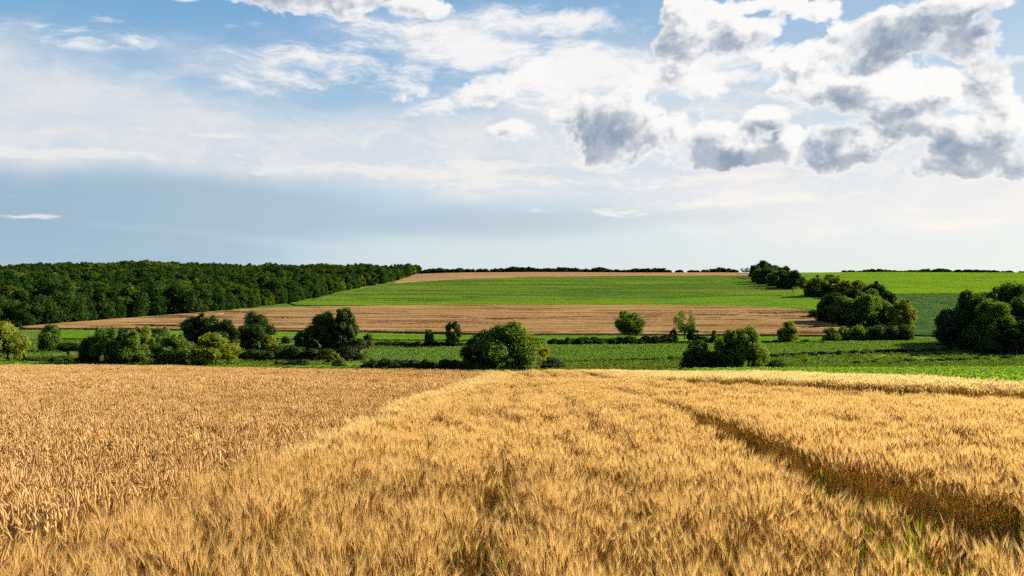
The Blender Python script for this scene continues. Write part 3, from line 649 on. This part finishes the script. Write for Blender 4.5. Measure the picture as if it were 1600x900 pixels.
# ------------------------------------------------------------------ trees
def crown_mesh(kind, n_leaf, leaf, seed):
    """unit tree: foot at z=0, top at z=1, about 1 wide. Leaf faces lie on many overlapping clumps."""
    rs = np.random.RandomState(seed)
    z0, n_l, lr = dict(round=(.22, 34, (.13, .21)), bushy=(-.02, 44, (.11, .19)), lobed=(-.02, 26, (.13, .22)), open=(.28, 34, (.07, .12)), column=(0, 36, (.12, .2)),
                       shrub=(-.05, 22, (.18, .30)), wood=(-.03, 26, (.14, .24)), spiky=(0, 46, (.08, .15)))[kind]
    cs = []; ph = rs.uniform(0, 6.283, 4)
    for i in range(n_l):
        d = rs.normal(0, 1, 3); d /= np.linalg.norm(d); rr = rs.uniform(.35, 1.0) ** .6
        if kind in ('bushy', 'lobed', 'shrub', 'column', 'spiky', 'wood') and d[2] < -0.2: d[2] *= .75
        cz = .5 + z0 / 2 if kind != 'shrub' else .35
        r = rs.uniform(*lr)
        zz = rs.uniform(0, 1) ** (.9 if kind not in ('shrub', 'wood') else 1.15)
        rad = max(.05, 1 - abs((zz - .38) / .66) ** 2.6) ** .55 if kind not in ('round', 'open') else max(.05, 1 - ((zz - .5) / .56) ** 2) ** .5
        an = rs.uniform(0, 6.283); rr = rs.uniform(.25, 1.0) ** .5
        p = np.array([math.cos(an) * (.52 - r * .8) * rr * rad, math.sin(an) * (.52 - r * .8) * rr * rad, z0 + r * .55 + zz * (1 - z0 - r * 1.45)])
        un = {'round': .10, 'shrub': .22, 'wood': .20}.get(kind, .22 if kind in ('lobed', 'bushy') else .10)
        p[:2] *= 1 + un * .7 * math.sin(2 * an + ph[0]) * (.4 + zz); p[2] *= 1 - un * (.5 + .5 * math.sin(an * 1.0 + ph[1]) * math.sin(2 * an + ph[2])) * min(1, rr)
        if kind == 'lobed': p[0] += .04 * math.sin(i * 2.4); 
        if kind == 'spiky': p[2] += rs.uniform(-.05, .12) * rr
        cs.append((*p, r))
        if i % 3 == 0 and kind != 'open':       # boughs that stick out of the outline
            q = p.copy(); ax = np.array([0, 0, .42]); q = ax + (p - ax) * rs.uniform(1.15, 1.4); rq = r * rs.uniform(.35, .6)
            q[2] = min(max(q[2], rq * .8), 1 - rq * .7); cs.append((*q, rq))
    cs = np.array(cs)
    top = (cs[:, 2] + cs[:, 3] * .95).max(); wid = max(np.abs(cs[:, 0]).max(), np.abs(cs[:, 1]).max()) + cs[:, 3].mean() * .9
    cs[:, 2] /= top; cs[:, 0] *= .5 / wid; cs[:, 1] *= .5 / wid; cs[:, 3] /= max(top, 2 * wid)
    P = []; N = []; need = n_leaf
    while need > 0:
        m = need * 2; k = rs.choice(len(cs), m, p=cs[:, 3] ** 2 / (cs[:, 3] ** 2).sum())
        d = rs.normal(0, 1, (m, 3)); d /= np.linalg.norm(d, axis=1)[:, None]
        sh = rs.uniform(.70, 1.06, m) + (rs.rand(m) < .07) * rs.uniform(0, .25, m)
        # a soft, lumpy surface inside each clump
        sh *= 1 + .16 * np.sin(d[:, 0] * 9 + k) * np.sin(d[:, 1] * 8 + 2 * k) + .1 * np.sin(d[:, 2] * 13 + k)
        p = cs[k, :3] + d * (cs[k, 3] * sh)[:, None]
        dist = np.linalg.norm(p[:, None, :] - cs[None, :, :3], axis=2) / cs[None, :, 3]
        ok = (dist.min(1) > .62) & (p[:, 2] > .005) & (p[:, 2] < 1.03)
        if kind == 'open': ok = (p[:, 2] > .1)
        P.append(p[ok][:need]); N.append(d[ok][:need]); need -= len(P[-1])
    P = np.concatenate(P); N = np.concatenate(N); n = len(P)
    N = N * 1.0 + rs.normal(0, .42, (n, 3)); N /= np.linalg.norm(N, axis=1)[:, None]
    T = np.cross(N, rs.normal(0, 1, (n, 3))); T /= np.linalg.norm(T, axis=1)[:, None]; B = np.cross(N, T)
    s_ = leaf * rs.uniform(.55, 1.3, n)[:, None]
    # oversized leaf faces added inside the crown to block light passing through
    m = int(n * .20); k = rs.choice(len(cs), m, p=cs[:, 3] ** 2 / (cs[:, 3] ** 2).sum()); d = rs.normal(0, 1, (m, 3)); d /= np.linalg.norm(d, axis=1)[:, None]
    if kind != 'open':
        P = np.concatenate([P, cs[k, :3] + d * (cs[k, 3] * rs.uniform(.25, .72, m))[:, None]]); P[:, 2] = np.maximum(P[:, 2], .01)
        t_ = rs.normal(0, 1, (m, 3)); t_ /= np.linalg.norm(t_, axis=1)[:, None]; b_ = np.cross(d, t_); b_ /= np.linalg.norm(b_, axis=1)[:, None]; t_ = np.cross(b_, d)
        T = np.concatenate([T, t_]); B = np.concatenate([B, b_]); s_ = np.concatenate([s_, leaf * rs.uniform(2.0, 3.2, m)[:, None]]); n = len(P)
    V = np.stack([P - T * s_, P - B * s_ * .62, P + T * s_, P + B * s_ * .62], 1).reshape(-1, 3)
    F_ = np.arange(4 * n).reshape(-1, 4)
    return mesh_np('crown', V, F_, [M['f_mid']]), cs
def trunk_mesh(cs, kind, seed):
    rs = np.random.RandomState(seed); tb = TB(); r0 = .030 if kind != 'shrub' else .02
    if kind == 'open': r0 = .024
    th = .55 if kind != 'shrub' else .25
    pts = [np.array([rs.normal(0, .006) * i, rs.normal(0, .006) * i, -.03 + i * th / 5]) for i in range(6)]
    tb.tube(pts, [r0 * 1.3, r0, r0 * .85, r0 * .7, r0 * .55, r0 * .4], 7, 0)
    for i in rs.choice(len(cs), min(12 if kind != 'open' else 26, len(cs)), replace=False):
        a = pts[1 + int(rs.randint(1, 5))]; b = cs[i, :3]; md = a * .5 + b * .5 + np.array([0, 0, -.02])
        tb.tube([a, md, b], [r0 * .4, r0 * .26, r0 * .1], 4, 0)
    return tb.mesh('trunk', [M['bark']])
SPEC = dict(round=(12000, .018, 2), bushy=(15000, .018, 4), lobed=(22000, .0145, 2), open=(4600, .018, 1), column=(11000, .020, 2), shrub=(4200, .040, 4), wood=(4600, .032, 5), spiky=(10000, .019, 3))
PT = {}
for kd, (nl, lf, nv) in SPEC.items():
    PT[kd] = []
    for i in range(nv):
        cm, cs = crown_mesh(kd, nl, lf, 1000 + 17 * i + len(kd) * 7); PT[kd].append((cm, trunk_mesh(cs, kd, i)))
counter = [0]
def tree(kind, px, vb, vt, wpx, mat, label, cat='tree', name='tree', group=None, ymin=115, xy=None, wh=None):
    """foot at photo direction (px, vb); wpx, vb-vt give its size at that distance"""
    x, y = xy if xy else unproj(px, vb, ymin)
    h = wh[1] if wh else (vb - vt) * y / F; w = wh[0] if wh else wpx * y / F * 1.25
    counter[0] += 1; k = counter[0]
    cm, tm = PT[kind][k % len(PT[kind])]
    root = bpy.data.objects.new(name, None); C.objects.link(root); root.empty_display_size = .3
    root.location = (x, y, float(G(x, y)) - .05); tag(root, label, cat, group)
    rz = (k * 2.399) % 6.283
    for nm, me in (('crown', cm), ('trunk', tm)):
        o = bpy.data.objects.new(nm, me); C.objects.link(o); o.parent = root
        o.scale = (w, w, h) if nm == 'crown' else (h * .8, h * .8, h); o.rotation_euler = (0, 0, rz)
        if nm == 'crown' and mat != 'f_mid':
            o.material_slots[0].link = 'OBJECT'; o.material_slots[0].material = M[mat]
    return root

TREES = [
 # left valley group
 ('bushy', 10, 564, 500, 58, 'f_light', 'yellow green leafy tree cut by the left picture edge above the wheat field'),
 ('column', 77, 548, 505, 32, 'f_mid', 'small upright tree standing alone beside the leftmost yellow green tree'),
 ('bushy', 138, 568, 523, 34, 'f_dark', 'dark short bush tree at the left end of the long leafy clump'),
 ('spiky', 166, 569, 509, 50, 'f_mid', 'tall ragged tree second in the left end of the long leafy clump'),
 ('bushy', 205, 569, 514, 52, 'f_mid', 'middle tree of the long leafy clump above the wheat field'),
 ('spiky', 222, 567, 507, 40, 'f_light', 'yellowish ragged tree rising highest in the middle of the long leafy clump'),
 ('column', 250, 562, 508, 30, 'f_mid', 'narrow tree behind the right end of the long leafy clump'),
 ('bushy', 267, 570, 521, 56, 'f_mid', 'round leafy tree at the right end of the long leafy clump'),
 ('bushy', 336, 571, 518, 78, 'f_light', 'broad round yellow green bush standing at the wheat field edge'),
 ('bushy', 306, 541, 488, 58, 'f_dark', 'dark round tree behind the broad yellow green bush'),
 ('bushy', 348, 543, 497, 44, 'f_dark', 'lower dark tree right behind the broad yellow green bush'),
 ('lobed', 402, 545, 485, 60, 'f_dark', 'big dark rounded tree standing against the reddish grain field, left of centre'),
 ('shrub', 420, 546, 524, 22, 'f_light', 'light green bush at the right foot of the big dark rounded tree'),
 ('shrub', 447, 537, 525, 14, 'f_dark', 'tiny dark round bush on the green strip right of the big dark tree'),
 ('bushy', 476, 542, 515, 32, 'f_dark', 'low dark tree at the left foot of the twin dark trees'),
 ('lobed', 503, 546, 485, 56, 'f_dark', 'left and broader of the twin dark trees before the reddish field'),
 ('bushy', 540, 546, 479, 48, 'f_dark', 'right and taller of the twin dark trees before the reddish field'),
 ('spiky', 532, 548, 523, 26, 'f_grey', 'pale grey green sapling in front of the twin dark trees'),
 ('shrub', 556, 549, 528, 24, 'f_dark', 'dark shrub at the right foot of the twin dark trees'),
 ('spiky', 575, 545, 520, 20, 'f_mid', 'small feathery green shrub right of the twin dark trees'),
 ('shrub', 540, 562, 541, 36, 'f_grey', 'round grey green bush right of the clipped looking dark hedge'),
 ('shrub', 560, 563, 550, 18, 'f_dark', 'small dark bush touching the round grey green bush'),
 ('spiky', 520, 571, 550, 24, 'f_light', 'pale yellow green sapling bush by the wheat edge left of centre'),
 ('shrub', 530, 574, 559, 24, 'f_mid', 'low green bush right beside the pale yellow green sapling bush'),
 ('spiky', 437, 572, 562, 22, 'f_light', 'tiny light green leafy bush on the bright grass by the wheat edge'),
 ('shrub', 466, 572, 561, 34, 'f_grey', 'low brownish green bush on the bright grass by the wheat edge'),
 ('column', 671, 541, 514, 16, 'f_dark', 'small slim dark tree on the green strip, left of the taller slim one'),
 ('spiky', 706, 541, 501, 28, 'f_dark', 'slim ragged dark tree left of the great round bush tree'),
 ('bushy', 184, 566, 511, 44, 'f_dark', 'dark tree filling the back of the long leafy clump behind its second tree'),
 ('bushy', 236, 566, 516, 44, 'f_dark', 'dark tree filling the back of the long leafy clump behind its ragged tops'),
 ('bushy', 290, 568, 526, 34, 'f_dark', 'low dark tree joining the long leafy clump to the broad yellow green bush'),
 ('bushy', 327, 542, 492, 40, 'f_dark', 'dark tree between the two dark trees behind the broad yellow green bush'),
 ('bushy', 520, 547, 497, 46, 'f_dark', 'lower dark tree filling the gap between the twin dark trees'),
 # centre
 ('lobed', 790, 580, 500, 112, 'f_mid', 'great broad round tree with many lobes at the centre field end'),
 ('bushy', 752, 579, 513, 58, 'f_dark', 'dark left shoulder tree joined to the great broad round tree'),
 ('bushy', 832, 577, 520, 50, 'f_light', 'sunlit right shoulder tree joined to the great broad round tree'),
 ('shrub', 857, 577, 558, 38, 'f_grey', 'low grey green bush right of the great broad round tree'),
 ('round', 985, 532, 485, 46, 'f_mid', 'neat round headed tree with short bare trunk before the reddish field'),
 ('open', 1069, 532, 485, 40, 'f_mid', 'thin lacy see through tree before the reddish field'),
 ('spiky', 1084, 536, 512, 22, 'f_dark', 'dark shrub at the right foot of the lacy tree'),
 ('spiky', 1052, 535, 513, 16, 'f_dark', 'narrow dark shrub at the left foot of the lacy tree'),
 ('spiky', 1116, 537, 515, 10, 'f_mid', 'thin wispy shrub just left behind the tall right pair of trees'),
 ('bushy', 1090, 579, 530, 56, 'f_dark', 'shorter left tree of the dark pair at the barley field end'),
 ('bushy', 1141, 579, 513, 46, 'f_mid', 'left ragged half of the taller lobed tree at the barley field end'),
 ('lobed', 1169, 579, 508, 54, 'f_mid', 'taller right tree of the dark pair at the barley field end'),
 ('shrub', 1195, 577, 560, 20, 'f_mid', 'light bush at the right foot of the dark pair at the barley end'),
 ('shrub', 1213, 577, 562, 34, 'f_dark', 'low dark bush right of the dark pair at the barley end'),
 ('column', 1231, 537, 500, 28, 'f_light', 'small yellow green tree before the right end of the reddish field'),
 ('open', 1258, 571, 552, 13, 'f_light', 'tiny lone yellow sapling on the grass right of the dark pair'),
 # right clump in the middle distance
 ('bushy', 1276, 464, 429, 40, 'f_mid', 'hillside clump tree at its far left, round and green'),
 ('bushy', 1300, 463, 427, 44, 'f_mid', 'hillside clump tree second along the top, dense green'),
 ('bushy', 1318, 466, 437, 34, 'f_light', 'yellowish hillside clump tree below the top row'),
 ('bushy', 1344, 468, 436, 38, 'f_light', 'yellow tipped hillside clump tree in the middle top'),
 ('bushy', 1368, 478, 438, 42, 'f_dark', 'dark hillside clump tree at the right of the top row'),
 ('bushy', 1300, 505, 455, 52, 'f_dark', 'dark front tree at the left end of the hillside clump'),
 ('bushy', 1322, 508, 462, 48, 'f_mid', 'front tree second from the left in the hillside clump'),
 ('lobed', 1350, 509, 458, 56, 'f_mid', 'large sunlit front tree in the middle of the hillside clump'),
 ('bushy', 1376, 508, 464, 42, 'f_mid', 'front tree right of the large sunlit one in the hillside clump'),
 ('bushy', 1389, 480, 453, 26, 'f_dark', 'small dark tree at the upper right of the hillside clump'),
 ('bushy', 1408, 515, 466, 40, 'f_light', 'sunlit tree at the right end of the hillside clump'),
 ('shrub', 1275, 497, 484, 26, 'f_dark', 'low dark bush at the foot of the hillside clump, on the reddish field corner'),
 ('bushy', 1332, 490, 446, 42, 'f_dark', 'dark tree in the heart of the hillside clump behind its front row'),
 ('bushy', 1358, 492, 450, 42, 'f_mid', 'green tree in the heart of the hillside clump right of the dark one'),
 ('bushy', 1392, 512, 476, 34, 'f_dark', 'low dark tree between the last two front trees of the hillside clump'),
 # clump on the ridge
 ('bushy', 1190, 433, 406, 32, 'f_dark', 'highest dark tree at the left of the ridge clump'),
 ('bushy', 1207, 436, 411, 34, 'f_dark', 'dark tree second from the left in the ridge clump'),
 ('bushy', 1188, 441, 419, 28, 'f_mid', 'lower left tree of the ridge clump'),
 ('bushy', 1216, 447, 421, 36, 'f_mid', 'middle lower tree of the ridge clump'),
 ('bushy', 1243, 452, 421, 34, 'f_dark', 'dark rounded tree at the right end of the ridge clump'),
 ('open', 1165, 428, 418, 16, 'f_ridge_haze', 'single small thin tree on the skyline left of the ridge clump'),
 # right edge clump
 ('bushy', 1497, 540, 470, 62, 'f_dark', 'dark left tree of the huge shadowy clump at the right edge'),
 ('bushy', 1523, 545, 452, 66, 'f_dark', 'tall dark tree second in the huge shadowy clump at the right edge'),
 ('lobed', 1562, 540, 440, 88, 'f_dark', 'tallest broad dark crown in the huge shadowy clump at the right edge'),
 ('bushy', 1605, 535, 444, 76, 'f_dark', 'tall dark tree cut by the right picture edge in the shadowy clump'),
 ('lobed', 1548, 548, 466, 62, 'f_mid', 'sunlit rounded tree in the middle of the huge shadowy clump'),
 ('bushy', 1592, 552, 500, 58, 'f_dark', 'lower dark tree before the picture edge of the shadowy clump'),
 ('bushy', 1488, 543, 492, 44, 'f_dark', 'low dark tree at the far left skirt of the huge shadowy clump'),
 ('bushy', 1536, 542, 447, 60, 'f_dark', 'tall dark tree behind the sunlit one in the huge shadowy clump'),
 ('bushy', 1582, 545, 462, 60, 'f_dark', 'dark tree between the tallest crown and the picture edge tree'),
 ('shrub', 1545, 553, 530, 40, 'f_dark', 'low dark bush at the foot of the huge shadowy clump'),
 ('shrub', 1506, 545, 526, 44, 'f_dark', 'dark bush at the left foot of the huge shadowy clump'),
 ('bushy', 1229, 450, 420, 34, 'f_dark', 'dark tree between the middle and the right end of the ridge clump'),
 ('bushy', 1202, 444, 417, 36, 'f_dark', 'dark tree filling the middle of the ridge clump below its top'),
 ('bushy', 1224, 441, 415, 28, 'f_dark', 'dark tree at the upper right shoulder of the ridge clump'),
 ('bushy', 1180, 436, 413, 22, 'f_dark', 'dark tree at the lower left edge of the ridge clump'),
 ('bushy', 1117, 579, 545, 34, 'f_dark', 'low dark bush tree filling the gap between the dark pair at the barley end'),
]
for r_ in TREES:
    kd, px, vb, vt, w, mt, lb = r_
    is_b = 'bush' in lb.split() or 'shrub' in lb.split()
    tree(kd, px, vb, vt, w, mt, lb, 'bush' if is_b else 'tree', 'bush' if is_b else 'tree')

def row(n, x0, v0, x1, v1, hpx, wpx, kinds, mats, label, cat, name, group, jx=3, jv=.8, curve=None):
    for i in range(n):
        f = (i + .5) / n; px = x0 + (x1 - x0) * f + rnd.uniform(-jx, jx); v = v0 + (v1 - v0) * f + rnd.uniform(-jv, jv) + (curve(f) if curve else 0)
        h = hpx * rnd.uniform(.7, 1.25)
        tree(rnd.choice(kinds), px, v, v - h, wpx * rnd.uniform(.8, 1.3), rnd.choice(mats), label, cat, name, group)
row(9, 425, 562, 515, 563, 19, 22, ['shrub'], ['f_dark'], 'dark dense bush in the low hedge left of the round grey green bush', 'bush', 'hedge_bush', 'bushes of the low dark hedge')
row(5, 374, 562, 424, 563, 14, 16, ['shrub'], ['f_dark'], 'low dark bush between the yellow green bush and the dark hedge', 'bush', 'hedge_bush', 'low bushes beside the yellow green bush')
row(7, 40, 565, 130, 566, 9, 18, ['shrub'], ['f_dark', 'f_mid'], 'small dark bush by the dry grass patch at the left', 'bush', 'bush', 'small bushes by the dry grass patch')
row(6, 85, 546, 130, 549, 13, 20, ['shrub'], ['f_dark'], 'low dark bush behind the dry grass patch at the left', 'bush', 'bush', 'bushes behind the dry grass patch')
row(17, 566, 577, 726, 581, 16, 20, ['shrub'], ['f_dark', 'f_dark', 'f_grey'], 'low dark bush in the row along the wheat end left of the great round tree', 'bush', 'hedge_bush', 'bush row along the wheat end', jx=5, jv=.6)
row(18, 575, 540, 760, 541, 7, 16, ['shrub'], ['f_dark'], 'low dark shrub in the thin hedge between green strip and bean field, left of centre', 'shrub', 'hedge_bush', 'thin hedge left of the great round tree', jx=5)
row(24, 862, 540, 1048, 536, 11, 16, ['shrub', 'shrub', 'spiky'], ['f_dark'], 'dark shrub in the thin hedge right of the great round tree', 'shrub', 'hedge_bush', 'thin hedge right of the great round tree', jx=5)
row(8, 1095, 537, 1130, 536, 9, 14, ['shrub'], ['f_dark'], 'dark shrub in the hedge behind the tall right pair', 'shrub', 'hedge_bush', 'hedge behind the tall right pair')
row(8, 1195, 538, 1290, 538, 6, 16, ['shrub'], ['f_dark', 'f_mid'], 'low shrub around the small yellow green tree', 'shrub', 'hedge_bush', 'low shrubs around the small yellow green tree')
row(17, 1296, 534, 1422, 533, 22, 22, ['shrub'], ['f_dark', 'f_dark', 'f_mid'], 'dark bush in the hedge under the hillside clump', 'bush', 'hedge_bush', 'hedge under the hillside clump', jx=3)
row(30, 1195, 558, 1490, 547, 5, 14, ['shrub', 'spiky'], ['f_dark'], 'added dark bush drawing the ditch shadow line along the near edge of the bean field', 'bush', 'added_line_bush', 'added bushes drawing the ditch shadow at the bean field edge', jx=4, jv=.4)  # made-up bushes: their dark leaves stand in for the ditch shadow
row(12, 985, 562, 1062, 561, 4, 12, ['shrub'], ['f_dark'], 'added dark bush drawing the dark track line left of the dark pair', 'bush', 'added_line_bush', 'added bushes drawing the dark track line', jx=4, jv=.4)  # made-up bushes standing in for the dark line of the track
row(16, 1330, 568, 1590, 560, 4, 14, ['shrub'], ['f_mid', 'f_dark'], 'added low bush drawing the furrow shadow line behind the bright leafy crop', 'bush', 'added_line_bush', 'added bushes drawing the furrow shadow behind the leafy crop', jx=6, jv=.6)  # bushes added to draw the shaded furrow as a dark line
# distant skyline rows
def hump(f): return 0
for i in range(96):
    px = 662 + 488 * (i + .5) / 96 + rnd.uniform(-4, 4); x = (px - CX) / F * 1165
    if 1064 < px < 1071: continue
    h = (4.0 + 4.5 * vnoise(np.array([px]), np.array([0.]), 26, 1, 4)[0] * (1 if px > 740 else 1.2)) * rnd.uniform(.7, 1.2)
    tree('wood', 0, 0, 0, 0, 'f_ridge_haze', 'small dark tree in the skyline row behind the hilltop stubble strip', 'tree', 'ridge_tree', 'skyline trees behind the stubble strip', xy=(x, 1165 + rnd.uniform(-12, 12)), wh=(h * rnd.uniform(1.8, 3.2), h))
for i in range(76):
    px = 1322 + 300 * (i + .5) / 76 + rnd.uniform(-4, 4); x = (px - CX) / F * 1165
    h = (3.2 + 3.0 * vnoise(np.array([px]), np.array([5.]), 22, 1, 6)[0] * (1 if px > 1360 else .5)) * rnd.uniform(.7, 1.2)
    tree('wood', 0, 0, 0, 0, 'f_ridge_haze', 'small dark tree in the skyline row behind the lime green field', 'tree', 'ridge_tree', 'skyline trees behind the lime green field', xy=(x, 1165 + rnd.uniform(-12, 12)), wh=(h * rnd.uniform(1.8, 3.4), h))

# ------------------------------------------------------------------ the wood on the left hill
EDGE = resample([unproj(p[0], p[1], 250) for p in resample([(-60, 513), (50, 511.5), (200, 498), (330, 487), (400, 481), (462, 473), (480, 468), (560, 451), (620, 438), (645, 429), (656, 424.5)], 60)], 90)
for i, (x, y) in enumerate(EDGE):
    if i % 1 == 0 and x > -0.72 * y - 10:
        h = rnd.uniform(7.0, 14.0); x += rnd.uniform(-4, 0) - 3; y += rnd.uniform(0, 4)
        tree('wood', 0, 0, 0, 0, 'f_wood', 'broadleaf tree in the front row of the wood on the left hill', 'tree', 'woodland_tree', 'front row trees of the wood', xy=(x, y), wh=(h * rnd.uniform(.75, 1.0), h))
# shrubs closing the foot of the wood
PWood = proto_collection('wood_tree', [])
for cm, tm in PT['wood']:
    c2 = cm.copy(); c2.materials.clear(); c2.materials.append(M['f_wood']); PWood.objects.link(bpy.data.objects.new('wood_tree', c2))
ys = np.arange(280, 1190, 7.4); PX = []
rs = np.random.RandomState(3)
o_ = np.argsort(EDGE[:, 1]); ex = np.interp(np.arange(0, 1300), EDGE[o_, 1], EDGE[o_, 0])
for y in ys:
    xe = ex[int(y)] if y >= EDGE[:, 1].min() else -1e9
    xs = np.arange(-0.74 * y - 40, xe - 4, 7.4)
    for x in xs: PX.append((x + rs.uniform(-3, 3), y + rs.uniform(-3, 3)))
PX = np.array(PX); n = len(PX)
hh = rs.uniform(7.5, 15.0, n) * (.72 + .55 * vnoise(PX[:, 0], PX[:, 1], 45, 45, 2)); ww = hh * rs.uniform(.85, 1.35, n)
scatter('forest', np.stack([PX[:, 0], PX[:, 1], G(PX[:, 0], PX[:, 1])], 1), np.stack([np.zeros(n), np.zeros(n), rs.uniform(0, 6.28, n)], 1), np.stack([ww, ww, hh], 1), rs.randint(0, 5, n), PWood,
        'dark green broadleaf wood covering the hill at the left', 'wood')
print('forest trees', n, 'edge', len(EDGE), [len(acc[k][d][0]) if len(acc[k][d]) else 0 for k in acc for d in range(3)])
